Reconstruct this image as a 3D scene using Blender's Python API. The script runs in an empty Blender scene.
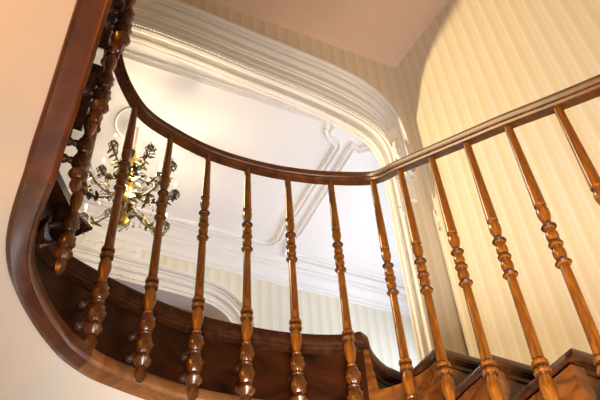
import bpy, math, random
from mathutils import Vector, Matrix
random.seed(7)
S = bpy.context.scene
COL = S.collection
PI = math.pi
ZO = 1.6                                   # eye height above the hall floor; all measured heights below are from the eye

# ------------------------------------------------------------------ helpers
def obj(name, verts, faces, mat=None, parent=None, smooth=False, sharp=40):
    me = bpy.data.meshes.new(name)
    me.from_pydata([tuple(v) for v in verts], [], faces)
    me.validate(); me.update()
    if smooth:
        me.polygons.foreach_set('use_smooth', [True] * len(me.polygons))
        me.set_sharp_from_angle(angle=math.radians(sharp))
    o = bpy.data.objects.new(name, me)
    COL.objects.link(o)
    for m in (mat if isinstance(mat, (list, tuple)) else [mat]):
        if m: me.materials.append(m)
    if parent: o.parent = parent
    return o

def empty(name, loc, label, cat):
    o = bpy.data.objects.new(name, None); COL.objects.link(o)
    o.location = loc; o['label'] = label; o['category'] = cat
    o.empty_display_size = .1
    return o

class MB:
    def __init__(self): self.v = []; self.f = []
    def add(self, v, f):
        n = len(self.v); self.v += [Vector(p) for p in v]; self.f += [tuple(i + n for i in q) for q in f]
        return self
    def prism(self, poly, z0, z1):          # poly: plan polygon [(x,y)], vertical prism
        n = len(poly)
        a = sum(poly[i][0]*poly[(i+1) % n][1] - poly[(i+1) % n][0]*poly[i][1] for i in range(n))
        if a < 0: poly = poly[::-1]
        v = [(x, y, z0) for x, y in poly] + [(x, y, z1) for x, y in poly]
        f = [tuple(range(n))[::-1], tuple(range(n, 2*n))] + [(i, (i+1) % n, n+(i+1) % n, n+i) for i in range(n)]
        return self.add(v, f)
    def loft(self, rows, closed=False, cap=False):  # rows of equal length rings
        m = len(rows[0]); v = [p for r in rows for p in r]; f = []
        for i in range(len(rows)-1):
            for j in range(m if closed else m-1):
                k = (j+1) % m
                f.append((i*m+j, i*m+k, (i+1)*m+k, (i+1)*m+j))
        if cap and closed:
            f.append(tuple(range(m))[::-1]); b = (len(rows)-1)*m; f.append(tuple(range(b, b+m)))
        return self.add(v, f)
    def lathe(self, prof, n=16, M=None, mod=None):
        rows = []
        for r, z in prof:
            row = []
            for k in range(n):
                t = 2*PI*k/n; rr = r*(mod(t, z) if mod else 1)
                p = Vector((rr*math.cos(t), rr*math.sin(t), z))
                row.append(M @ p if M else p)
            rows.append(row)
        return self.loft(rows, True, True)
    def tube(self, pts, rad, n=6):
        pts = [Vector(p) for p in pts]; rows = []
        if not hasattr(rad, '__len__'): rad = [rad]*len(pts)
        for i, p in enumerate(pts):
            t = (pts[min(i+1, len(pts)-1)] - pts[max(i-1, 0)]).normalized()
            a = t.cross(Vector((0, 0, 1)))
            if a.length < .05: a = t.cross(Vector((1, 0, 0)))
            a.normalize(); b = t.cross(a)
            rows.append([p + rad[i]*(math.cos(2*PI*k/n)*a + math.sin(2*PI*k/n)*b) for k in range(n)])
        return self.loft(rows, True, True)
    def sphere(self, c, r, n=8, m=6, sz=1):
        prof = [(max(r*math.sin(PI*i/m), r*.01), -r*sz*math.cos(PI*i/m)) for i in range(m+1)]
        return self.lathe(prof, n, Matrix.Translation(c))
    def build(self, name, mat, parent=None, smooth=False, sharp=40):
        return obj(name, self.v, self.f, mat, parent, smooth, sharp)

def structure(o): o['kind'] = 'structure'; return o

def catmull(P, n):
    out = []
    for i in range(len(P)-1):
        p0 = P[max(i-1, 0)]; p1 = P[i]; p2 = P[i+1]; p3 = P[min(i+2, len(P)-1)]
        for k in range(n):
            t = k/n
            out.append(.5*((2*p1) + (-p0+p2)*t + (2*p0-5*p1+4*p2-p3)*t*t + (-p0+3*p1-3*p2+p3)*t**3))
    out.append(P[-1]); return out

# ------------------------------------------------------------------ materials
def mat(name):
    m = bpy.data.materials.new(name); m.use_nodes = True
    return m, m.node_tree.nodes, m.node_tree.links, m.node_tree.nodes['Principled BSDF']

def paint(name, c, rough=.6, bump=.0, var=.03):
    m, N, L, b = mat(name)
    b.inputs['Roughness'].default_value = rough
    n = N.new('ShaderNodeTexNoise'); n.inputs['Scale'].default_value = 3; n.inputs['Detail'].default_value = 4
    tc = N.new('ShaderNodeTexCoord'); L.new(tc.outputs['Object'], n.inputs['Vector'])
    r = N.new('ShaderNodeValToRGB'); r.color_ramp.elements[0].position = .3; r.color_ramp.elements[1].position = .7
    r.color_ramp.elements[0].color = (*[x*(1-var) for x in c], 1); r.color_ramp.elements[1].color = (*[min(1, x*(1+var)) for x in c], 1)
    L.new(n.outputs['Fac'], r.inputs['Fac']); L.new(r.outputs['Color'], b.inputs['Base Color'])
    return m

def wood(name, dark, light, rough=.28, scale=(14, 14, 1.2), coat=.4, dist=1.5, ns=4.0):
    m, N, L, b = mat(name)
    tc = N.new('ShaderNodeTexCoord'); mp = N.new('ShaderNodeMapping'); mp.inputs['Scale'].default_value = scale
    L.new(tc.outputs['Object'], mp.inputs['Vector'])
    n = N.new('ShaderNodeTexNoise'); n.inputs['Scale'].default_value = ns; n.inputs['Detail'].default_value = 6
    n.inputs['Distortion'].default_value = dist
    L.new(mp.outputs['Vector'], n.inputs['Vector'])
    r = N.new('ShaderNodeValToRGB'); e = r.color_ramp.elements
    e[0].position = .33; e[0].color = (*dark, 1); e[1].position = .68; e[1].color = (*light, 1)
    L.new(n.outputs['Fac'], r.inputs['Fac']); L.new(r.outputs['Color'], b.inputs['Base Color'])
    b.inputs['Roughness'].default_value = rough
    b.inputs['Coat Weight'].default_value = coat; b.inputs['Coat Roughness'].default_value = .22
    return m

def wallpaper(name, axis, base, alt, pink, period=.092):
    m, N, L, b = mat(name)
    tc = N.new('ShaderNodeTexCoord'); d = N.new('ShaderNodeVectorMath'); d.operation = 'DOT_PRODUCT'
    d.inputs[1].default_value = (axis[0], axis[1], 0); L.new(tc.outputs['Object'], d.inputs[0])
    k = N.new('ShaderNodeMath'); k.operation = 'DIVIDE'; k.inputs[1].default_value = period; L.new(d.outputs['Value'], k.inputs[0])
    f = N.new('ShaderNodeMath'); f.operation = 'FRACT'; L.new(k.outputs[0], f.inputs[0])
    r = N.new('ShaderNodeValToRGB'); cr = r.color_ramp; cr.interpolation = 'CONSTANT'
    stops = [(0, base), (.30, pink), (.335, base), (.40, pink), (.43, alt), (.62, pink), (.64, alt), (.70, pink), (.76, alt), (.80, pink), (.86, base), (.92, alt), (.96, base)]
    cr.elements[0].position = 0; cr.elements[0].color = (*stops[0][1], 1)
    cr.elements[1].position = stops[1][0]; cr.elements[1].color = (*stops[1][1], 1)
    for p, c in stops[2:]:
        e = cr.elements.new(p); e.color = (*c, 1)
    L.new(f.outputs[0], r.inputs['Fac']); L.new(r.outputs['Color'], b.inputs['Base Color'])
    b.inputs['Roughness'].default_value = .55
    return m

def metal(name, c, rough=.3, met=1.0):
    m, N, L, b = mat(name)
    n = N.new('ShaderNodeTexNoise'); n.inputs['Scale'].default_value = 30
    r = N.new('ShaderNodeValToRGB'); r.color_ramp.elements[0].color = (*[x*.6 for x in c], 1); r.color_ramp.elements[1].color = (*c, 1)
    L.new(n.outputs['Fac'], r.inputs['Fac']); L.new(r.outputs['Color'], b.inputs['Base Color'])
    b.inputs['Metallic'].default_value = met; b.inputs['Roughness'].default_value = rough
    return m

def glass(name):
    m, N, L, b = mat(name)
    b.inputs['Base Color'].default_value = (1, .98, .92, 1); b.inputs['Roughness'].default_value = .03
    b.inputs['Transmission Weight'].default_value = 1; b.inputs['IOR'].default_value = 1.5
    return m

def glow(name, c, s):
    m, N, L, b = mat(name)
    b.inputs['Base Color'].default_value = (*c, 1)
    b.inputs['Emission Color'].default_value = (*c, 1); b.inputs['Emission Strength'].default_value = s
    return m

M_PLASTER = paint('warm_white_plaster', (.80, .72, .61), .7)
M_CEIL = paint('stair_ceiling_paint', (.76, .56, .43), .75)
M_WHITE = paint('white_moulding_paint', (.82, .79, .76), .5, var=.015)
M_ROOMC = paint('room_ceiling_paint', (.82, .79, .77), .7, var=.015)
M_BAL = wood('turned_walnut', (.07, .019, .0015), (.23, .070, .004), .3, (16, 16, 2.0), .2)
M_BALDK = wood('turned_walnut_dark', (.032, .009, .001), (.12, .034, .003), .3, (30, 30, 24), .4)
M_PEG = wood('peg_walnut', (.03, .010, .004), (.07, .024, .008), .45, (16, 16, 2.0), .2)
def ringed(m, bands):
    # darker bands of colour on the baluster, by height along it
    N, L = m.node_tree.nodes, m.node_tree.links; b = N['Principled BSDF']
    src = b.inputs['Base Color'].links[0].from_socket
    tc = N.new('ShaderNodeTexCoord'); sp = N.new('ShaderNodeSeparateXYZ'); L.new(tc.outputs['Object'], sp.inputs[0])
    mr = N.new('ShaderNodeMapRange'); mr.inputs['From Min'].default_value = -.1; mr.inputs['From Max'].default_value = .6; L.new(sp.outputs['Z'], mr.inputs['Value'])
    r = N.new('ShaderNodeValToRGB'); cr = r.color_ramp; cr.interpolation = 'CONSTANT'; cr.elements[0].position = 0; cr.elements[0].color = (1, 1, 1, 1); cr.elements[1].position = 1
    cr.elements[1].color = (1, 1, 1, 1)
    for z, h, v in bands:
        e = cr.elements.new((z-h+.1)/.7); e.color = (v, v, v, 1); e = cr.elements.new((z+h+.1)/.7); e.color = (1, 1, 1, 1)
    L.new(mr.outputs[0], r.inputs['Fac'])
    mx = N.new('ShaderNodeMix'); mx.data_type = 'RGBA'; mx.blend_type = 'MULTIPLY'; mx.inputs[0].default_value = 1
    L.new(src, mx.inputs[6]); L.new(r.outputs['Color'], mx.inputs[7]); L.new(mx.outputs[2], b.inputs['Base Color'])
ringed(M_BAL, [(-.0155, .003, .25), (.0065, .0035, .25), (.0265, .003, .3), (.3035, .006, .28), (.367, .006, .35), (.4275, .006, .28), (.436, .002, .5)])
M_RAIL = wood('handrail_mahogany', (.045, .012, .0015), (.135, .038, .004), .45, (3, 3, 9), .0)
M_FACE = wood('string_veneer', (.006, .0016, .0007), (.040, .010, .002), .35, (2, 2, 3), .15, 2.0, 1.8)
M_RED = wood('string_underside_red', (.09, .018, .002), (.16, .036, .004), .55, (2, 2, 2), .1)
M_BAND = wood('string_underside_brown', (.06, .018, .005), (.12, .038, .010), .5, (4, 4, 4), .15)
M_TAN = wood('string_underside_tan', (.15, .056, .016), (.26, .105, .033), .32, (4, 4, 4), .3)
M_NOSE = wood('tread_nosing', (.022, .006, .002), (.055, .016, .004), .25, (6, 6, 6), .6)
M_LAND = wood('landing_nosing', (.018, .005, .0015), (.05, .014, .003), .4, (5, 5, 5), .1)
for m_ in (M_LAND, M_FACE): m_.node_tree.nodes['Principled BSDF'].inputs['Specular IOR Level'].default_value = .2
M_STEP = wood('riser_veneer', (.06, .016, .003), (.19, .060, .009), .3, (4, 4, 6), .4, 2.5, 2.5)
M_FLOOR = wood('landing_boards', (.25, .13, .06), (.4, .22, .1), .4, (1, 12, 1), .2)

# ------------------------------------------------------------------ measured frame of the place
f_px = 760.0
upc = Vector((251-300, 503+200, -f_px)).normalized()
e1 = Vector((0, 0, -1)).cross(upc).normalized(); e2 = upc.cross(e1)
M3 = Matrix((e1, e2, upc))
C = Vector((.80915, 3.30849, 0))                        # plan corner of arch wall and right wall
A = math.radians(26.5)
U = Vector((-math.cos(A), -math.sin(A), 0)); V = Vector((-math.sin(A), math.cos(A), 0))
A3 = math.radians(-55.5)
D3 = Vector((math.cos(A3), math.sin(A3), 0)); N3 = Vector((-D3.y, D3.x, 0))   # N3 points into the wall
def W(u, v, z): p = C + U*u + V*v; return Vector((p.x, p.y, z + ZO))
ZC = 5.0; ZR = 4.5; TW = .13; VF = 1.95                  # stair ceiling, room ceiling, arch wall thickness, far wall

# camera
cd = bpy.data.cameras.new('camera'); cam = bpy.data.objects.new('camera', cd); COL.objects.link(cam)
cd.sensor_width = 36; cd.lens = f_px/600*36; cd.clip_start = .02
cam.matrix_world = Matrix.Translation((0, 0, ZO)) @ M3.to_4x4()
S.camera = cam

# ------------------------------------------------------------------ stair path (baluster line: plan + ring height)
def dv(a): return Vector((math.cos(math.radians(a)), math.sin(math.radians(a)), 0))
B0 = Vector((-.674, 1.53, 1.77))
left = [B0]
for a, r in zip([-71] + [-62]*6, [.165, .12, .12, .12, .12, .12, .12]):
    left.append(left[-1] + dv(a)*.16 + Vector((0, 0, r)))
mid = [Vector(p) for p in [(-.593, 1.655, 1.600), (-.478, 1.776, 1.571), (-.348, 1.884, 1.570), (-.200, 1.960, 1.571),
                           (-.044, 2.019, 1.561), (.128, 2.046, 1.520), (.294, 2.010, 1.367), (.378, 1.855, 1.238),
                           (.464, 1.704, 1.129), (.546, 1.553, 1.021), (.629, 1.403, .918)]]
right = []
for i in range(5):
    right.append((right[-1] if right else mid[-1]) + Vector((.084, -.150, -.104)))
BAL = left[::-1] + mid + right
NB = len(BAL)
H_RAIL = []                                              # rail underside above ring
for i in range(NB):
    k = i - (len(left)-1)                                # 0 = B0, 1..11 = mid
    if k <= 0: h = [.80, .86][min(-k, 1)]
    elif k <= 5: h = [.745, .748, .750, .742, .753][k-1]
    elif k == 6: h = .780
    else: h = {7: .878, 8: .880, 9: .874, 10: .862, 11: .848, 12: .828, 13: .812}.get(k, .80)
    H_RAIL.append(h)
IB1 = len(left)                                          # index of B1
path = catmull(BAL, 12)
def normals(P):
    N = []
    for i in range(len(P)):
        t = P[min(i+1, len(P)-1)] - P[max(i-1, 0)]; t.z = 0; t.normalize()
        N.append(Vector((-t.y, t.x, 0)))                 # left of travel = away from the well
    return N
PN = normals(path)
# string offset from baluster line
def off_at(i):
    s = i/12
    k = s - (IB1-1)                                      # station number as in mid
    if k < -1: return .058, .141
    if k < .0: t = k+1; return .058 + .027*t, .141 + .010*t
    if k < 6: return .085, .151
    if k < 7: t = k-6; return .085 - .033*t, .151 - .026*t
    return .052, .125
def off_pt(i, o): 
    p = path[i] + PN[i]*o; return Vector((p.x, p.y, 0))

def zbot(i):
    k = i/12 - (IB1-1)
    if 1.5 <= k <= 6: return 1.282
    if k > 6: return 1.282 - (k-6)*.105
    if k > 1: t = (1.5-k)/.5; return 1.282 + .022*t
    if k > 0: t = 1-k; return 1.304 + t*.04 + t*t*.11
    return path[i].z - .316
def smooth_arr(a, n=3):
    for _ in range(n):
        a = [a[0]] + [(a[i-1]+2*a[i]+a[i+1])/4 for i in range(1, len(a)-1)] + [a[-1]]
    return a
ZB = smooth_arr([zbot(i) for i in range(len(path))], 6)

# steps ------------------------------------------------------------------
ZL = 1.585                                               # landing
FD = Vector((.4905, -.8714, 0)).normalized(); FN = Vector((-FD.y, FD.x, 0))   # right flight: down direction, towards wall
corners = [Vector((.387, 1.956, 1.405)), Vector((.497, 1.761, 1.225)), Vector((.625, 1.533, 1.070))]
for i in range(4): corners.append(corners[-1] + FD*.256 + Vector((0, 0, -.160)))
LDIR = dv(-62); LN = Vector((LDIR.y, -LDIR.x, 0))        # left flight: up direction, away from the well
lcorn = [Vector((-.676, 1.706, 1.785)), Vector((-.655, 1.405, 1.915)), Vector((-.560, 1.222, 2.075)), Vector((-.465, 1.043, 2.235)), Vector((-.370, .864, 2.395))]

cum = [0]
for a, b in zip(path, path[1:]): cum.append(cum[-1] + math.hypot(b.x-a.x, b.y-a.y))
def nearest(p):
    return min(range(len(path)), key=lambda i: (off_pt(i, off_at(i)[0])-Vector((p.x, p.y, 0))).length)
TB = .048                                                # tread + cove depth
il = [nearest(c) for c in lcorn]; il[0] -= 9; ir = [nearest(c) for c in corners]
i_end = nearest(Vector((.185, 2.130, 0)))
def ztop(i):
    for c, j in reversed(list(zip(lcorn, il))):
        if i <= j - 1: return c.z - TB + .004
    if i <= i_end + 1: return ZL - TB*1.35 + .004
    for c, j in zip(corners, ir):
        if i <= j - 1: return c.z - TB + .004
    return corners[-1].z - .16 - TB
NPT = len(path)

staircase = empty('staircase', (0, 0, 0), 'curved dark mahogany staircase with open stepped treads winding up round the stairwell', 'staircase')
def Z(p, z): return Vector((p.x, p.y, z + ZO))
def string_piece(i0, i1, name, m_under, label=None, face=None):
    rows = []
    for i in range(i0, i1+1):
        a, b = off_at(i); zb = ZB[i]; zt = ztop(i)
        q = lambda o, z: Z(off_pt(i, o), z)
        rows.append([q(a+.04, zt), q(a, zt), q(a, zb+.045), q(a-.004, zb+.040), q(a-.006, zb+.012), q(a-.001, zb+.002), q(a+.006, zb-.002), q(a+.011, zb+.003), q(a+.014, zb+.003),
                     q(b-.014, zb+.003), q(b-.011, zb+.001), q(b-.004, zb-.003), q(b, zb+.004), q(b, zb+.03), q(a+.04, zb+.05)])
    mb = MB(); mb.loft(rows, True, True)
    o = mb.build(name, [face or M_FACE, m_under], staircase, True, 35)
    m = len(rows[0]); nq = (len(rows)-1)*m
    for pi, p in enumerate(o.data.polygons):
        if pi < nq and 2 <= (pi % m) <= 12: p.material_index = 1
    if label: o['label'] = label
    return o
j1 = nearest(Vector((-.72, 1.40, 0))); 
# joints of the string seen in the photograph
jA = (IB1-2)*12 + 1
jB = (IB1)*12 + 4
string_piece(0, jA, 'stair_string', M_RED, 'reddish straight piece of the stair string')
string_piece(jA, jB, 'stair_string', M_BAND, 'dark curved piece of the stair string')
string_piece(jB, i_end, 'stair_string', M_TAN, 'stair string with tan underside beside the landing')
string_piece(i_end, NPT-1, 'stair_string', M_TAN, 'stepped orange-brown stair string below the landing', M_STEP)

# treads
def nosed(poly_in, z, name, m, nose=.0):
    """tread with rounded nosing: stack of inset outlines; poly_in = list of (point, is_nosed)"""
    pass
def inset(poly, d):
    n = len(poly); out = []
    for i in range(n):
        p0 = poly[i-1][0]; p1 = poly[i][0]; p2 = poly[(i+1) % n][0]
        a = (p1-p0).normalized(); b = (p2-p1).normalized()
        na = Vector((-a.y, a.x, 0)); nb = Vector((-b.y, b.x, 0))
        da = d if poly[i-1][1] else 0; db = d if poly[i][1] else 0
        # solve offset lines
        det = a.x*b.y - a.y*b.x
        if abs(det) < .02: out.append(p1 + nb*max(da, db)); continue
        q1 = p1 + na*da; q2 = p1 + nb*db; w = q2-q1
        t = (w.x*b.y - w.y*b.x)/det
        out.append(q1 + a*t)
    return out
def tread(poly, z, name='tread', m=None, parent=None, k=1.0):
    # poly CCW: [(Vector, nosed edge starting here?)]
    prof = [(.0, .035), (-.000, .0)]
    levels = [(.004, z), (0, z-.008), (0, z-.022), (.005, z-.029), (.012, z-.031), (.012, z-.034), (.022, z-.037), (.024, z-.048)]
    rows = []
    levels = [(d, z - (z-zz)*k) for d, zz in levels]
    for d, zz in levels:
        rows.append([Z(p, zz) for p in inset(poly, d)])
    mb = MB(); mb.loft(rows, True, False)
    n = len(poly); L = len(rows)
    mb.f.append(tuple(range(n))); mb.f.append(tuple(range((L-1)*n, L*n))[::-1])
    return mb.build(name, m or M_NOSE, parent or staircase, True, 30)
def to_wall(p, d, gap=.004):                              # from p along d until the right wall
    t = ((C - p).dot(N3) - gap)/d.dot(N3); return p + d*t
XY = lambda p: Vector((p.x, p.y, 0))
prev = None
for k, c in enumerate(corners):
    a = XY(c); b = to_wall(a, FN)
    bk = .285 if k else .30
    a2 = a - FD*bk; b2 = to_wall(a2, FN)
    # CCW: a2 -> a -> b -> b2 (well side first)
    tread([(a2, True), (a, True), (b, False), (b2, False)], c.z, 'tread')
    znext = corners[k+1].z if k+1 < len(corners) else c.z-.16
    r0 = a - FD*.030 + FN*.018; r1 = r0 - FD*.018; q1 = to_wall(r0, FN); q2 = to_wall(r1, FN)
    MB().prism([(r0.x, r0.y), (q1.x, q1.y), (q2.x, q2.y), (r1.x, r1.y)], znext+ZO, c.z-TB+ZO).build('riser', M_STEP, staircase)
    # end face of the step under the tread (cut string)
    s0 = a - FD*.030 + FN*.012; s1 = a - FD*.285 + FN*.012; s2 = s1 + FN*.03; s3 = s0 + FN*.03
    zlow = znext - TB - .12
    MB().prism([(p.x, p.y) for p in (s0, s3, s2, s1)], zlow+ZO, c.z-TB+ZO).build('step_end_panel', M_STEP, staircase)
# landing with a concave front edge
edge = []
for i in range(il[0]-7, i_end+1, 2):
    a, _ = off_at(i); edge.append(off_pt(i, a-.028))
edge = [p for p in edge if p.x < .185]
edge.append(Vector((.199, 2.122, 0)))
arc = [Vector((.2085, 2.179, 0)), Vector((.219, 2.213, 0)), Vector((.235, 2.247, 0)), Vector((.252, 2.280, 0)), Vector((.272, 2.309, 0)), Vector((.319, 2.349, 0)), Vector((.38, 2.375, 0))]
wall_hit = to_wall(arc[-1], FN)
near = W(.05, -.004, 0); left_end = W(2.4, -.004, 0)
lb = XY(lcorn[0]) + Vector((-.88, .35, 0))*.9
poly = [(p, True) for p in edge] + [(p, True) for p in arc] + [(wall_hit, False), (XY(W(.004, -.004, 0)), False), (XY(left_end), False), (lb, False)]
# keep order CCW (edge runs left to right seen from above = anticlockwise with the room side at left)
tread(poly, ZL, 'landing', M_LAND, None, 1.35)
rp = arc + [wall_hit]
rows = []
rp = [edge[-1] + Vector((-.012, -.004, 0))] + rp
lf = []
for i in range(len(rp)):
    t = (rp[min(i+1, len(rp)-1)] - rp[max(i-1, 0)]).normalized(); lf.append(Vector((-t.y, t.x, 0)))
inn = [p + l*.028 for p, l in zip(rp, lf)]
inn[0] = rp[0] + Vector((.002, .026, 0))
inn2 = [p + l*.046 for p, l in zip(rp, lf)]; inn2[0] = inn[0] + Vector((-.018, .004, 0))
mb = MB()
ring = [(p.x, p.y) for p in inn] + [(p.x, p.y) for p in inn2[::-1]]
mb.prism(ring, corners[0].z+ZO-.05, ZL-TB*1.35+ZO+.002)
mb.build('riser', M_FACE, staircase, True)
# left flight treads and risers
for k, c in enumerate(lcorn):
    a = XY(c)
    if k == 0:
        ou = Vector((-.92, .39, 0)).normalized(); sd = (XY(lcorn[1]) + LN*.0 - a); 
    else: ou = LN; sd = LDIR
    L = 1.0
    a2 = a + sd.normalized()*(.33 if k == 0 else .24)
    ou2 = LN if k == 0 else ou
    if k == 0:
        b1 = a + Vector((-.032, -.082, 0)); a2 = Vector((-.725, 1.44, 0))
        tread([(a, True), (a + ou*L, False), (a2 + ou2*L, False), (a2, False), (b1, True)], c.z, 'tread', None, None, .8)
    else: tread([(a, True), (a + ou*L, False), (a2 + ou2*L, False), (a2, True)], c.z, 'tread')
    zp = ZL if k == 0 else lcorn[k-1].z
    sdn = sd.normalized()
    r0 = a + sdn*.040 + ou*(.15 if k == 0 else .03); r1 = r0 + sdn*.018
    MB().prism([(r0.x, r0.y), (r1.x, r1.y), (r1.x+ou.x*.95, r1.y+ou.y*.95), (r0.x+ou.x*.95, r0.y+ou.y*.95)], zp+ZO, c.z-TB+ZO).build('riser', M_NOSE, staircase)
# plaster soffit under the stair
rows = []
for i in range(0, NPT, 2):
    a, b = off_at(i); k = i/12 - (IB1-1)
    wdt = 1.9 if k < 2 else 1.9 + .0
    if k > 6: wdt = .98
    ww = [b-.006, b+.25, b+.6, b+wdt]
    if k > 3: ww = [b-.006, b+.2, b+.4, b+.62]
    n = PN[i]
    rows.append([Z(off_pt(i, o), ZB[i]+.008) for o in ww] + [Z(off_pt(i, o), ZB[i]+.045) for o in ww[::-1]])
mb = MB(); mb.loft(rows, True, True); so = mb.build('plaster_soffit', M_PLASTER, staircase, True, 60)
so['label'] = 'smooth cream plaster underside'

# ------------------------------------------------------------------ balustrade
balustrade = empty('balustrade', (0, 0, 0), 'walnut balustrade of turned balusters with a curved handrail on the open side of the stair', 'balustrade')
def rail_pts():
    P = [Vector((b.x, b.y, b.z + h)) for b, h in zip(BAL, H_RAIL)]
    return P
RP = rail_pts()
rp = catmull(RP, 10)
zz = smooth_arr([p.z for p in rp], 12)
for p, z in zip(rp, zz): p.z = z
# mild rounding of the corner over B7
RN = normals(rp)
RW, RH = .024, .046
hp = [(.0150, 0), (.0175, .003), (.0185, .013), (.0235, .016), (.0265, .026), (.0260, .036), (.0215, .041), (.0205, .044), (.016, .051), (.008, .055)]
prof = hp + [(-a, b) for a, b in hp[::-1]]
rows = [[Vector((p.x, p.y, p.z+ZO)) + n*o + Vector((0, 0, h)) for o, h in prof] for p, n in zip(rp, RN)]
MB().loft(rows, True, True).build('handrail', M_RAIL, balustrade, True, 35)
def rail_under(i): return zz[i*10]

# lathe profiles: ring at 0
def low_profile():
    return [(.0118, .297), (.0125, .24), (.0135, .12), (.0145, .030), (.0145, .027), (.0190, .025), (.0208, .018), (.0190, .011), (.0135, .009), (.0135, .004), (.0190, .002), (.0212, -.006), (.0185, -.014),
            (.0130, -.016), (.0135, -.019), (.0175, -.032), (.0188, -.048), (.0178, -.064), (.0140, -.082), (.0115, -.094), (.0105, -.102), (.0140, -.106), (.0150, -.110), (.0120, -.115)]
def top_profile(h):
    return [(.0105, h), (.0115, h-.02), (.0128, .5+(h-.5)*.6), (.0158, .512), (.0162, .507), (.0150, .505), (.0115, .504), (.0115, .500), (.0140, .497), (.0168, .484), (.0160, .468), (.0115, .450), (.0082, .438), (.0082, .434), (.0165, .432),
            (.0195, .4275), (.0165, .423), (.0100, .421), (.0105, .416), (.0150, .404), (.0160, .394), (.0145, .383), (.0095, .375), (.0165, .372), (.0185, .367), (.0165, .362),
            (.0090, .360), (.0105, .356), (.0160, .344), (.0164, .333), (.0140, .321), (.0085, .311), (.0165, .309), (.0202, .3035), (.0165, .298), (.0108, .296)]
shaft_cache = {}
def shaft(h):
    key = round(h, 3)
    if key not in shaft_cache:
        mb = MB(); pr = [(r*1.05, z) for r, z in (top_profile(h)[:-1] + low_profile())][::-1]
        mb.lathe(pr, 18)
        shaft_cache[key] = mb
    return shaft_cache[key]
# pendant end with carved bulbs and knops
def lobes(t, z): return 1 + .11*math.cos(7*t + 260*z) + .05*math.cos(3*t)
def petals(t, z): return 1 + .16*abs(math.cos(2*t))**.6*math.copysign(1, 1)
pend = MB()
pend.lathe([(.0110, -.180), (.0150, -.176), (.0205, -.168), (.0245, -.156), (.0245, -.143), (.0205, -.130), (.0165, -.120), (.0125, -.113)], 32, None, lobes)
pend.lathe([(.0140, -.192), (.0190, -.188), (.0175, -.182), (.0110, -.178)], 16)
pend.lathe([(.0120, -.258), (.0180, -.252), (.0235, -.241), (.0262, -.227), (.0245, -.213), (.0195, -.202), (.0160, -.194), (.0130, -.190)], 32, None, lobes)
pend.lathe([(.0105, -.300), (.0150, -.296), (.0245, -.280), (.0235, -.273), (.0160, -.262), (.0130, -.256)], 12, None, petals)
pend.lathe([(.0020, -.350), (.0090, -.347), (.0140, -.337), (.0165, -.324), (.0155, -.312), (.0135, -.303), (.0105, -.298)], 12, None, lambda t, z: 1+.07*math.cos(6*t))
peg = MB()                                               # local x = towards string
Rx = Matrix.Rotation(PI/2, 4, 'Y')
peg_prof = lambda L: [(.010, 0.018), (.011, .030), (.0095, .036), (.0085, L-.022), (.011, L-.018), (.0145, L-.012), (.0145, L-.006), (.012, L+.004)]
peg_me = {}
pend_me = None
for i, (b, h) in enumerate(zip(BAL, H_RAIL)):
    hh = rail_under(i) - b.z + .006
    k = i - (IB1-1)
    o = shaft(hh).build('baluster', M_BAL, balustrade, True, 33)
    o.location = (b.x, b.y, b.z + ZO)
    n = PN[i*12]; o.rotation_euler = (0, 0, math.atan2(n.y, n.x))
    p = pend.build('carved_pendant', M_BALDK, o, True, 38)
    a, _ = off_at(i*12)
    for zz_ in (-.147, -.225):
        key = round(a, 3)
        mb = MB(); mb.lathe(peg_prof(a), 12, Rx)
        q = mb.build('mounting_peg', M_PEG, o, True, 50); q.location = (0, 0, zz_)

# ------------------------------------------------------------------ the shell
WPc = dict(base=(.74, .63, .44), alt=(.77, .67, .51), pink=(.82, .76, .71))
M_WPU = wallpaper('striped_wallpaper_arch', (U.x, U.y), **WPc)
M_WP3 = wallpaper('striped_wallpaper_right', (D3.x, D3.y), **WPc)
M_WPF = wallpaper('striped_wallpaper_far', (U.x, U.y), (.74, .68, .50), (.79, .74, .60), (.82, .79, .72))

UC = 1.9                                                 # arch centre line
inner = [(.20, 1.585), (.20, 3.70), (.205, 3.85), (.222, 3.935), (.258, 4.025), (.310, 4.085), (.393, 4.135), (.516, 4.178), (.664, 4.213), (.847, 4.245), (1.206, 4.285), (1.554, 4.330), (1.9, 4.350)]
outer = [(.085, 1.585), (.08, 3.70), (.085, 3.87), (.095, 4.10), (.125, 4.26), (.17, 4.38), (.255, 4.495), (.395, 4.585), (.59, 4.640), (.825, 4.668), (1.206, 4.705), (1.575, 4.745), (1.9, 4.765)]
def sm(pts, n=4):
    q = catmull([Vector((a, b, 0)) for a, b in pts], n); return [(p.x, p.y) for p in q]
def full(pts, n=4):
    h = sm(pts[1:], n); return [pts[0]] + h + [(2*UC-a, b) for a, b in h[:-1][::-1]] + [(2*UC-pts[0][0], pts[0][1])]
IN = full(inner); OU = full(outer)
# arch wall: front and back faces around the opening, intrados
def archwall(IN, v0, v1, u_lo, u_hi, ztop_, name, m, m_in, zbase=1.585):
    mb = MB(); n = len(IN)
    v = []
    for vv in (v0, v1):
        for (a, b) in IN: v.append(W(a, vv, b))
        for j, (a, b) in enumerate(IN):
            uu = u_lo if j == 0 else (u_hi if j == n-1 else a)
            v.append(W(uu, vv, zbase if j in (0, n-1) else ztop_))
        v.append(W(u_lo, vv, ztop_)); v.append(W(u_hi, vv, ztop_))
    f = []; B = 2*n+2
    for s, base in ((0, 0), (1, B)):
        for j in range(1, n-2): f.append((base+j, base+j+1, base+n+j+1, base+n+j))
        f.append((base+0, base+1, base+n+1, base+2*n, base+n))
        f.append((base+n-1, base+2*n-1, base+2*n+1, base+2*n-2, base+n-2))
    for j in range(n-1): f.append((j, j+1, B+j+1, B+j))
    o = mb.add(v, f).build(name, [m, m_in])
    for p in list(o.data.polygons)[-(n-1):]: p.material_index = 1
    return structure(o)
archwall(IN, 0, TW, .0, 4.6, ZC, 'wall_near', M_WPU, M_WHITE)
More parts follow.
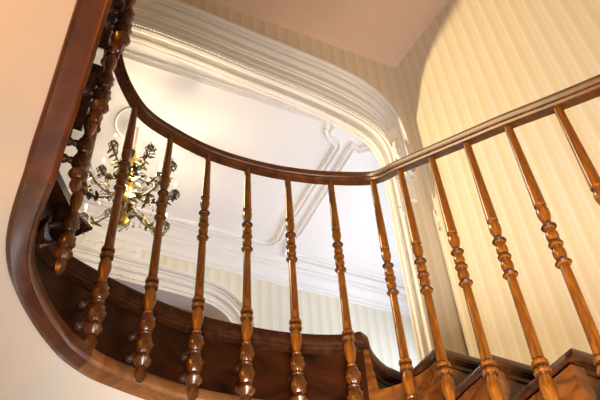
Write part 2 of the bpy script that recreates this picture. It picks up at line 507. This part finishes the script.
MB().add([W(0, TW, 1.2), W(-1.9, TW, 1.2), W(-1.9, TW, ZC), W(0, TW, ZC), W(0, 0.0, 1.2), W(-1.9, .02, 1.2), W(-1.9, .02, ZC), W(0, .0, ZC)],
         [(0, 1, 2, 3), (7, 6, 5, 4), (0, 4, 5, 1), (3, 2, 6, 7)])
# casing (archivolt) as a loft between outer and inner outlines
def lerp(p, q, t): return (p[0]+(q[0]-p[0])*t, p[1]+(q[1]-p[1])*t)
def profile_loft(O, I, prof, vface, sgn, mb, jr):
    rows = [[W(*[lerp(O[j], I[j], t)[0]], vface - sgn*d, lerp(O[j], I[j], t)[1]) for t, d in prof] for j in jr]
    mb.loft(rows)
jam = next(j for j, (a, b) in enumerate(IN) if b >= 3.69)
n = len(IN)
spring = jam; s_end = n-1-jam
rim = [(0, 0), (0, .040), (.02, .056), (.05, .062), (.08, .058), (.10, .044), (.105, .030), (.125, .030), (.13, .040), (.15, .040), (.16, .030)]
flat = [(.16, .030), (.17, .016), (.25, .016), (.255, .034), (.29, .042), (.33, .040), (.36, .026), (.365, .010), (.52, .010), (.525, .026), (.55, .034), (.59, .032), (.60, .018), (.64, .018), (.65, .008), (.80, .008), (.805, .022), (.84, .028), (.87, .022), (.875, .012), (.90, .012), (.905, .024), (.98, .024), (1.0, .014), (1.0, 0)]
mb = MB()
profile_loft(OU, IN, rim, 0, 1, mb, range(spring, s_end+1))
js = next(j for j in range(n) if IN[j][1] >= 4.0); je = n-1-js
profile_loft(OU, IN, flat, 0, 1, mb, range(js, je+1))
# plain part of the casing above the springing, below the recessed panel
profile_loft(OU, IN, [(.16, .030), (.17, .022), (1.0, .022), (1.0, 0)], 0, 1, mb, range(spring, js+1))
profile_loft(OU, IN, [(.16, .030), (.17, .022), (1.0, .022), (1.0, 0)], 0, 1, mb, range(je, s_end+1))
structure(mb.build('trim_1', M_WHITE, None, True, 30))
# bead row along the inner edge of the arch, and mouldings in the intrados
def along(path2, step):
    out = []; acc = 0
    for (a, b), (c, d) in zip(path2, path2[1:]):
        L = math.hypot(c-a, d-b)
        while acc < L:
            t = acc/L; out.append((a+(c-a)*t, b+(d-b)*t)); acc += step
        acc -= L
    return out
mb = MB()
for a, b in along(IN[js:je+1], .019):
    if a < 2.6: mb.sphere(W(a, -.014, b-.004), .0072, 6, 4)
structure(mb.build('trim_2', M_WHITE, None, True, 60))
def shift(P, d):
    out = []
    for j, (a, b) in enumerate(P):
        p0 = P[max(j-1, 0)]; p1 = P[min(j+1, len(P)-1)]
        tx, ty = p1[0]-p0[0], p1[1]-p0[1]; L = math.hypot(tx, ty) or 1
        out.append((a + ty/L*d, b - tx/L*d))             # towards the opening
    return out
mb = MB()
intr = [(.0, .0), (.0, .016), (.018, .022), (.030, .016), (.032, .0), (.074, .0), (.076, .014), (.090, .020), (.100, .014), (.102, .004), (.112, .004), (.114, .014), (.13, .014), (.13, 0)]
rows = []
for j in range(len(IN)):
    rows.append([W(*(lambda q: (q[0], v, q[1]))(shift(IN, d)[j])) for v, d in intr])
mb.loft(rows); structure(mb.build('trim_3', M_WHITE, None, True, 30))
# small moulding on the room side above the arch
# right wall
def slab(P, z0, z1, name, m): return structure(MB().prism([(p.x, p.y) for p in P], z0+ZO, z1+ZO).build(name, m))
cw = XY(C); far = cw + D3*4.2
slab([cw, far, far + N3*.15, cw + N3*.15], -1.6, ZC, 'wall_right', M_WP3)
# stair ceiling
cl = XY(C + U*4.6)
slab([cw, cl, cl - V*2.6, cw + D3*4.2, ], ZC, ZC+.1, 'ceiling', M_CEIL)
# outer left wall above the left flight
lw0 = XY(C + U*4.6)
# room beyond the arch
uR, uL = -1.35, 4.6
P = [XY(W(uR, TW, 0)), XY(W(uL, TW, 0)), XY(W(uL, VF, 0)), XY(W(uR, VF, 0))]
slab(P, ZR, ZR+.1, 'ceiling', M_ROOMC)
slab([XY(W(uR, 0, 0)), XY(W(uL, 0, 0)), XY(W(uL, VF, 0)), XY(W(uR, VF, 0))], 1.50, 1.584, 'floor', M_FLOOR)
slab([XY(W(0, .01, 0)), XY(W(0, TW, 0)), XY(W(uR, TW, 0)), XY(W(uR, .01, 0))], 1.584, ZC, 'wall_near', M_WPF)
slab([XY(W(uL, TW, 0)), XY(W(uL+.1, TW, 0)), XY(W(uL+.1, VF, 0)), XY(W(uL, VF, 0))], 1.584, ZC, 'wall_left', M_WPF)

# far wall with its own basket arch
UF = 1.9
finn = [(.56, 1.585), (.56, 3.45), (.565, 3.60), (.60, 3.72), (.68, 3.83), (.80, 3.895), (.95, 3.915), (1.25, 3.925), (1.55, 3.93), (1.9, 3.935)]
fout = [(.385, 1.585), (.385, 3.45), (.39, 3.62), (.43, 3.80), (.52, 3.97), (.66, 4.085), (.82, 4.135), (1.15, 4.165), (1.5, 4.175), (1.9, 4.18)]
UC = UF
FI = full(finn); FO = full(fout)
archwall(FI, VF, VF+.12, uR, uL, ZC, 'wall_far', M_WPF, M_WHITE)
mb = MB()
fp = [(0, 0), (0, .04), (.05, .056), (.12, .056), (.16, .044), (.17, .022), (.24, .020), (.25, .034), (.28, .034), (.29, .020), (.42, .016), (.43, .038), (.52, .044), (.56, .036), (.57, .016), (.74, .014), (.88, .014), (.885, .028), (1.0, .028), (1.0, 0)]
profile_loft(FO, FI, fp, VF, 1, mb, range(len(FI)))
structure(mb.build('trim_4', M_WHITE, None, True, 30))
mb = MB()
jf = next(j for j in range(len(FI)) if FI[j][1] >= 3.5)
mid_line = [lerp(FO[j], FI[j], .82) for j in range(jf, len(FI)-jf)]
for a, b in along(mid_line, .022):
    if a < 2.3: mb.sphere(W(a, VF-.026, b), .008, 6, 4)
structure(mb.build('trim_5', M_WHITE, None, True, 60))
# back of the passage behind the far arch
slab([XY(W(uR, VF+1.2, 0)), XY(W(uL, VF+1.2, 0)), XY(W(uL, VF+1.3, 0)), XY(W(uR, VF+1.3, 0))], 1.5, ZC, 'wall_back', M_PLASTER)
slab([XY(W(uR, VF+.12, 0)), XY(W(uL, VF+.12, 0)), XY(W(uL, VF+1.3, 0)), XY(W(uR, VF+1.3, 0))], 4.2, 4.3, 'ceiling', M_PLASTER)
# cornice of the room along the far wall (and along the right side)
corn = [(0, -.195), (.010, -.195), (.016, -.185), (.016, -.165), (.028, -.158), (.030, -.140), (.045, -.118), (.070, -.100), (.098, -.092), (.100, -.070), (.118, -.064), (.120, -.040), (.132, -.034), (.150, -.022), (.165, -.020), (.166, 0), (0, 0)]
rows = [[W(u, VF-d, ZR+z) for d, z in corn] for u in (uR, uL)]
MBc = MB(); MBc.loft(rows, True, True)
structure(MBc.build('trim_6', M_WHITE, None, True, 30))
# carved overdoor panel above the far arch
mb = MB()
def box(mb, u0, u1, v0, v1, z0, z1):
    v = [W(u, v_, z) for u in (u0, u1) for v_ in (v0, v1) for z in (z0, z1)]
    return mb.add(v, [(0, 1, 3, 2), (4, 6, 7, 5), (0, 4, 5, 1), (2, 3, 7, 6), (0, 2, 6, 4), (1, 5, 7, 3)])
box(mb, 1.40, 2.4, VF-.018, VF, 4.178, 4.31)
for s in (1, -1):
    for k, (du, z, r, l) in enumerate([(.42, 4.235, .012, .05), (.33, 4.25, .014, .06), (.24, 4.238, .016, .06), (.15, 4.255, .018, .07), (.05, 4.245, .02, .06)]):
        u = 1.9 - s*du
        pts = [W(u - s*l*math.cos(t)*.6, VF-.024, z + .022*math.sin(t*1.7)) for t in [x*.5 for x in range(7)]]
        mb.tube(pts, [r*.3, r*.5, r*.6, r*.6, r*.5, r*.35, r*.2], 6)
structure(mb.build('trim_7', M_WHITE, None, True, 50))
# ceiling frames (double line mouldings)
def sweep_ceiling(pts, prof, mb, closed=False):
    P = [Vector((a, b, 0)) for a, b in pts]; rows = []
    n = len(P)
    for j in range(n):
        p0 = P[(j-1) % n] if closed else P[max(j-1, 0)]; p1 = P[(j+1) % n] if closed else P[min(j+1, n-1)]
        d1 = (P[j]-p0); d2 = (p1-P[j])
        d1 = d1.normalized() if d1.length > 1e-6 else d2.normalized(); d2 = d2.normalized() if d2.length > 1e-6 else d1
        t = (d1+d2).normalized(); nn = Vector((-t.y, t.x, 0)); k = 1/max(.5, t.dot(d1))
        rows.append([W(P[j].x+nn.x*o*k, P[j].y+nn.y*o*k, ZR - h) for o, h in prof])
    if closed: rows.append(rows[0])
    mb.loft(rows)
fr = [(-.032, 0), (-.032, .016), (-.026, .022), (-.018, .016), (-.016, .003), (.000, .003), (.003, .018), (.014, .028), (.024, .020), (.028, 0)]
def mir(P, uc): return P + [(2*uc-a, b) for a, b in P[::-1]]
notch_n = [(.52, .325), (.462, .328), (.447, .352), (.425, .372), (.435, .398), (.420, .430), (.385, .470), (.350, .480), (.318, .496), (.300, .520)]
notch_f = [(.318, 1.285), (.350, 1.300), (.352, 1.360), (.345, 1.45), (.338, 1.60), (.37, 1.68), (.43, 1.70)]
left_half = notch_f[::-1] + notch_n[::-1]
loopL = [(a, b) for a, b in left_half]
loop = loopL + [(2*1.9-a, b) for a, b in loopL[::-1]]
mb = MB(); sweep_ceiling(loop, fr, mb, True)
structure(mb.build('trim_8', M_WHITE, None, True, 40))
loopR = [(.190, .475), (.130, .492), (.085, .455), (.045, .410), (.03, .325), (-1.15, .325), (-1.15, 1.74), (.20, 1.74), (.238, 1.62), (.205, 1.46)]
mb = MB(); sweep_ceiling(loopR, fr, mb, True)
structure(mb.build('trim_9', M_WHITE, None, True, 40))
# ceiling rose
CU, CV = 1.74, .88
mb = MB()
T = Matrix.Translation(W(CU, CV, ZR))
mb.lathe([(.175, 0), (.175, -.006), (.167, -.010), (.160, -.006), (.155, -.0), (.12, -.002), (.10, -.012), (.06, -.02), (.02, -.026), (.002, -.026)], 48, T)
structure(mb.build('trim_10', M_WHITE, None, True, 40))
# carved corbel leaf at the foot of the arch casing
mb = MB()
def blade(mb, pts, widths, thick):
    rows = []
    for (u, z, v), w in zip(pts, widths):
        rows.append([W(u-w, v+.004, z), W(u-w*.6, v-thick*.6, z), W(u, v-thick*.35, z), W(u+w*.6, v-thick*.6, z), W(u+w, v+.004, z)])
    mb.loft(rows)
for (u0, z0, bend, L, w, v) in [(.14, 3.70, .06, .30, .026, -.03), (.17, 3.66, .01, .27, .024, -.036), (.115, 3.68, .09, .20, .018, -.034), (.19, 3.60, -.03, .24, .020, -.03), (.15, 3.55, .03, .18, .022, -.042), (.205, 3.50, -.01, .14, .014, -.03)]:
    pts = []; ws = []
    for s in range(9):
        t = s/8; pts.append((u0 + bend*math.sin(t*PI*.9), z0 + L*t, v - .014*math.sin(t*PI))); ws.append(w*math.sin(PI*(.08+.9*t))*(1+.18*math.cos(s*PI)))
    blade(mb, pts, ws, .03)
# volute
def spiral(u, z, r, v, turns, rad, sg=1):
    pts = []; rr = []
    for s in range(int(18*turns)+1):
        t = s/18*2*PI; q = r*(1 - s/(18*turns)*.8)
        pts.append(W(u + sg*q*math.cos(t), v, z + q*math.sin(t))); rr.append(rad*(1-.5*s/(18*turns)))
    return pts, rr
for a in [(.13, 3.63, .055, -.03, 1.6, .010, -1), (.21, 3.56, .035, -.03, 1.5, .008, 1), (.20, 3.38, .028, -.022, 1.3, .007, -1), (.235, 3.30, .016, -.02, 1.0, .006, 1)]:
    p, r = spiral(*a); mb.tube(p, r, 6)
box(mb, .10, .20, -.022, 0, 3.42, 3.70)
mb.sphere(W(.215, -.02, 3.26), .012, 8, 6, 1.6)
structure(mb.build('trim_11', M_WHITE, None, True, 40))

# window of the room (end wall on the right) with daylight
M_FRAME = paint('window_frame_white', (.8, .8, .78), .5)
x0 = uR
mb = MB()
for (v0, v1, z0, z1) in [(TW, .40, 1.584, ZR), (1.70, VF, 1.584, ZR), (.40, 1.70, 3.95, ZR), (.40, 1.70, 1.584, 2.2)]:
    box(mb, uR-.1, uR, v0, v1, z0, z1)
structure(mb.build('wall_right_end', M_WPF))
mb = MB()
for (v0, v1, z0, z1) in [(.40, .46, 2.2, 3.95), (1.64, 1.70, 2.2, 3.95), (.46, 1.64, 3.89, 3.95), (.46, 1.64, 2.2, 2.26), (1.02, 1.08, 2.26, 3.89), (.46, 1.64, 3.2, 3.24)]:
    box(mb, uR-.07, uR-.02, v0, v1, z0, z1)
structure(mb.build('window_1', M_FRAME))

# ------------------------------------------------------------------ chandelier
M_GILT = metal('aged_gilt', (.38, .28, .11), .36)
M_BRONZE = metal('dark_bronze', (.13, .10, .055), .4)
M_GOLD = metal('bright_gold', (.85, .60, .10), .3)
M_CRYS = glass('crystal')
M_CANDLE = paint('candle_sleeve_ivory', (.85, .80, .66), .5)
M_BULB = glow('bulb_glow', (1.0, .86, .62), 1.5)
cc = W(CU, CV, 3.88)
chand = empty('chandelier', W(CU, CV, 3.88 - .077), 'gilt bronze chandelier with leafy curling arms and crystal drops under the white ceiling', 'chandelier')
chand.scale = (1.12, 1.12, 1.12)
def part(mb, name, m, parent, smooth=True): return mb.build(name, m, parent, smooth, 50)
mb = MB(); mb.lathe([(.012, -.30), (.03, -.285), (.045, -.26), (.03, -.235), (.012, -.22), (.018, -.16), (.034, -.12), (.030, -.08), (.013, -.05), (.012, .02), (.026, .05), (.030, .08), (.014, .12), (.011, .20), (.018, .26), (.024, .30), (.010, .36), (.006, .40)], 12)
part(mb, 'stem', M_GOLD, chand)
mb = MB()
for k in range(13):                                      # chain links
    z = .40 + k*.0165; t = k % 2
    pts = [Vector(((.007*math.cos(a))*(1-t), (.007*math.cos(a))*t, z + .011*math.sin(a))) for a in [x*PI/4 for x in range(9)]]
    mb.tube(pts, .0018, 5)
part(mb, 'chain', M_GOLD, chand)
mb = MB(); mb.lathe([(.006, .600), (.03, .612), (.045, .630), (.05, .64)], 14); part(mb, 'ceiling_cup', M_GOLD, chand)
def leaf(mb, p, d, up_, L, w, curl=.4, th=.0022):
    d = d.normalized(); s = d.cross(up_).normalized() if d.cross(up_).length > .01 else Vector((1, 0, 0)); n = s.cross(d).normalized()
    top = []; bot = []
    for k in range(6):
        t = k/5; ww = w*math.sin(PI*min(.97, .06+.9*t))**.8*(1+.12*(-1)**k); q = p + d*(L*t) + n*(L*curl*t*t)
        top.append([q - s*ww + n*w*.25, q + n*th, q + s*ww + n*w*.25]); bot.append([q + s*ww*.95 + n*(w*.25-th), q - n*th, q - s*ww*.95 + n*(w*.25-th)])
    mb.loft([a + b for a, b in zip(top, bot)], True, True)
def drop(mb, p, L=.03, r=.007):
    mb.lathe([(.0005, -L), (r*.75, -L*.75), (r, -L*.55), (r*.5, -L*.15), (.0008, 0)], 6, Matrix.Translation(p))
def arm(parent, ang, R, zc, z_cup, lean, m):
    ca, sa = math.cos(ang), math.sin(ang); rad = Vector((ca, sa, 0)); Zv = Vector((0, 0, 1))
    r0 = .02
    ctrl = [rad*r0 + Zv*zc, rad*(R*.30) + Zv*(zc-.055), rad*(R*.55) + Zv*(zc-.075), rad*(R*.80) + Zv*(zc-.04), rad*(R*.98) + Zv*(zc-.015), rad*R + Zv*(z_cup-.02)]
    pts = catmull(ctrl, 4)
    mb = MB(); mb.tube(pts, [.0065 - .003*i/len(pts) for i in range(len(pts))], 6)
    # curl
    for (bx, bz, rr, sg) in [(R*.42, zc-.03, .028, 1), (R*.72, zc-.085, .022, -1)]:
        sp = [rad*(bx + sg*rr*(1-s/22)*math.cos(s*.5)) + Zv*(bz + rr*(1-s/22)*math.sin(s*.5)) for s in range(18)]
        mb.tube(sp, [.0042*(1-s/30) for s in range(18)], 5)
    lm = mb
    side = rad.cross(Zv)
    for k in range(19):
        i = random.randrange(2, len(pts)-2); q = pts[i]
        d = (rad*random.uniform(-.6, .9) + side*random.uniform(-1, 1) + Zv*random.uniform(-.7, .7))
        leaf(lm, q, d, Zv, random.uniform(.028, .055), random.uniform(.007, .012), random.uniform(-.5, .6))
    a = part(mb, 'arm', m, parent)
    tip = rad*R + Zv*z_cup
    cm = MB()
    cm.lathe([(.004, -.022), (.010, -.016), (.020, -.006), (.024, .002), (.020, .004), (.010, 0), (.009, .012), (.011, .016)], 12, Matrix.Translation(tip), lambda t, z: 1+.08*math.cos(6*t))
    for k in range(7):
        t = k*2*PI/7; leaf(cm, tip + Vector((math.cos(t)*.012, math.sin(t)*.012, -.004)), Vector((math.cos(t), math.sin(t), -.2)), Zv, .026, .007, -.5)
    part(cm, 'candle_cup', M_BRONZE, a)
    sl = MB(); sl.lathe([(.0065, .012), (.0065, .055), (.004, .057)], 10, Matrix.Translation(tip)); part(sl, 'candle_sleeve', M_CANDLE, a)
    bl = MB(); bl.lathe([(.004, .056), (.0085, .066), (.0095, .076), (.006, .090), (.001, .102)], 10, Matrix.Translation(tip)); part(bl, 'bulb', M_BULB, a)
    for k in range(5):
        cr = MB()
        t = k*2*PI/5; q = tip + Vector((math.cos(t)*.024, math.sin(t)*.024, -.012)); drop(cr, q + Vector((0, 0, .004)), .038, .0085)
        part(cr, 'crystal_drop', M_CRYS, a, False)
    cr = MB(); gp = []
    for s in range(15):                                  # beaded garland towards the stem
        t = s/14; q = tip.lerp(Vector((0, 0, zc+.10)), t) + Vector((0, 0, -.02 - .10*math.sin(PI*t))); gp.append(q)
    gr = []; gq = []
    for s in range(14*6+1):
        t = s/6; i = min(int(t), 13); gq.append(gp[i].lerp(gp[i+1], t-i)); gr.append(.0008 + .0046*abs(math.sin(PI*t)))
    cr.tube(gq, gr, 6)
    part(cr, 'bead_garland', M_CRYS, a)
for k in range(8):
    arm(chand, k*2*PI/8 + .25, .345 if k % 2 else .28, -.02 - .06*(k % 2), .02 - .03*(k % 2), 0, M_GILT if k % 2 else M_BRONZE)
for k in range(5):
    arm(chand, k*2*PI/5 + .55, .185, .19, .23, 0, M_BRONZE)
lm = MB(); lm.tube([(0, 0, -.29), (0, 0, .30)], .011, 6)
for k in range(60):
    t = random.uniform(0, 2*PI); z = random.choice([-.26, -.22, -.14, -.08, .06, .14, .28]) + random.uniform(-.02, .02)
    d = Vector((math.cos(t), math.sin(t), random.uniform(-.5, .9))); leaf(lm, Vector((math.cos(t)*.012, math.sin(t)*.012, z)), d, Vector((0, 0, 1)), random.uniform(.04, .085), random.uniform(.009, .016), random.uniform(-.5, .6))
part(lm, 'leaf_crown', M_GILT, chand)
for k in range(34):
    cr = MB()
    t = k*2.4; r = random.uniform(.04, .17); z = -.12 - .14*(1-r/.17) + random.uniform(-.03, .03)
    q = Vector((r*math.cos(t), r*math.sin(t), z)); drop(cr, q, random.uniform(.035, .055), .009)
    part(cr, 'crystal_drop', M_CRYS, chand, False)
cr = MB(); drop(cr, Vector((0, 0, -.30)), .06, .014)
part(cr, 'crystal_drop', M_CRYS, chand, False)

# ------------------------------------------------------------------ light
def point(name, loc, power, col, r):
    l = bpy.data.lights.new(name, 'POINT'); l.energy = power; l.color = col; l.shadow_soft_size = r
    o = bpy.data.objects.new(name, l); COL.objects.link(o); o.location = loc; return o
def area(name, loc, tgt, sx, sy, power, col):
    l = bpy.data.lights.new(name, 'AREA'); l.energy = power; l.color = col; l.shape = 'RECTANGLE'; l.size = sx; l.size_y = sy
    o = bpy.data.objects.new(name, l); COL.objects.link(o); o.location = loc
    o.rotation_euler = (Vector(tgt)-Vector(loc)).to_track_quat('-Z', 'Y').to_euler(); return o
point('chandelier_light', W(CU, CV, 3.75), 52, (1.0, .80, .52), .04)
point('chandelier_light', W(CU-.12, CV, 4.10), 6, (1.0, .84, .6), .05)
area('room_daylight', W(uR-.2, 1.05, 3.1), W(1.0, 1.1, 3.6), 1.2, 1.6, 48, (.66, .77, 1.0))
# unseen hall daylight behind and below the viewer, beam narrowed onto the arch wall
hd = area('hall_daylight_fill', (.3, -.1, .8), (.85, 2.9, 3.45), .9, .9, 30, (1.0, .90, .82)); hd.data.spread = math.radians(56)
area('hall_daylight_fill', (-.25, .75, .2), (-.35, 1.6, 2.9), .8, .8, 26, (.96, .96, 1.0))  # added upward fill below the landing, whitens the lower soffit
def spot(name, loc, tgt, power, col, ang, r):
    l = bpy.data.lights.new(name, 'SPOT'); l.energy = power; l.color = col; l.spot_size = math.radians(ang); l.spot_blend = .3; l.shadow_soft_size = r
    o = bpy.data.objects.new(name, l); COL.objects.link(o); o.location = loc
    o.rotation_euler = (Vector(tgt)-Vector(loc)).to_track_quat('-Z', 'Y').to_euler(); return o
spot('added_wall_spot', W(3.3, .175, 4.12), W(-.1, -1.2, 3.1), 330, (1.0, .76, .42), 70, .025)  # added unseen spot: lights the right wall and throws the arch's curved shadow
# warm lamp of the lower hall
point('hall_lamp', (-1.25, -.05, 3.4), 58, (1.0, .38, .05), .12)
point('hall_lamp', (1.1, .6, 1.45), 34, (1.0, .68, .32), .1)
w = bpy.data.worlds.new('World'); S.world = w; w.use_nodes = True
w.node_tree.nodes['Background'].inputs['Color'].default_value = (1.0, .70, .50, 1)
w.node_tree.nodes['Background'].inputs['Strength'].default_value = .15

S.view_settings.view_transform = 'Standard'; S.view_settings.look = 'None'
S.view_settings.exposure = .40; S.view_settings.gamma = 1; S.view_settings.use_curve_mapping = False
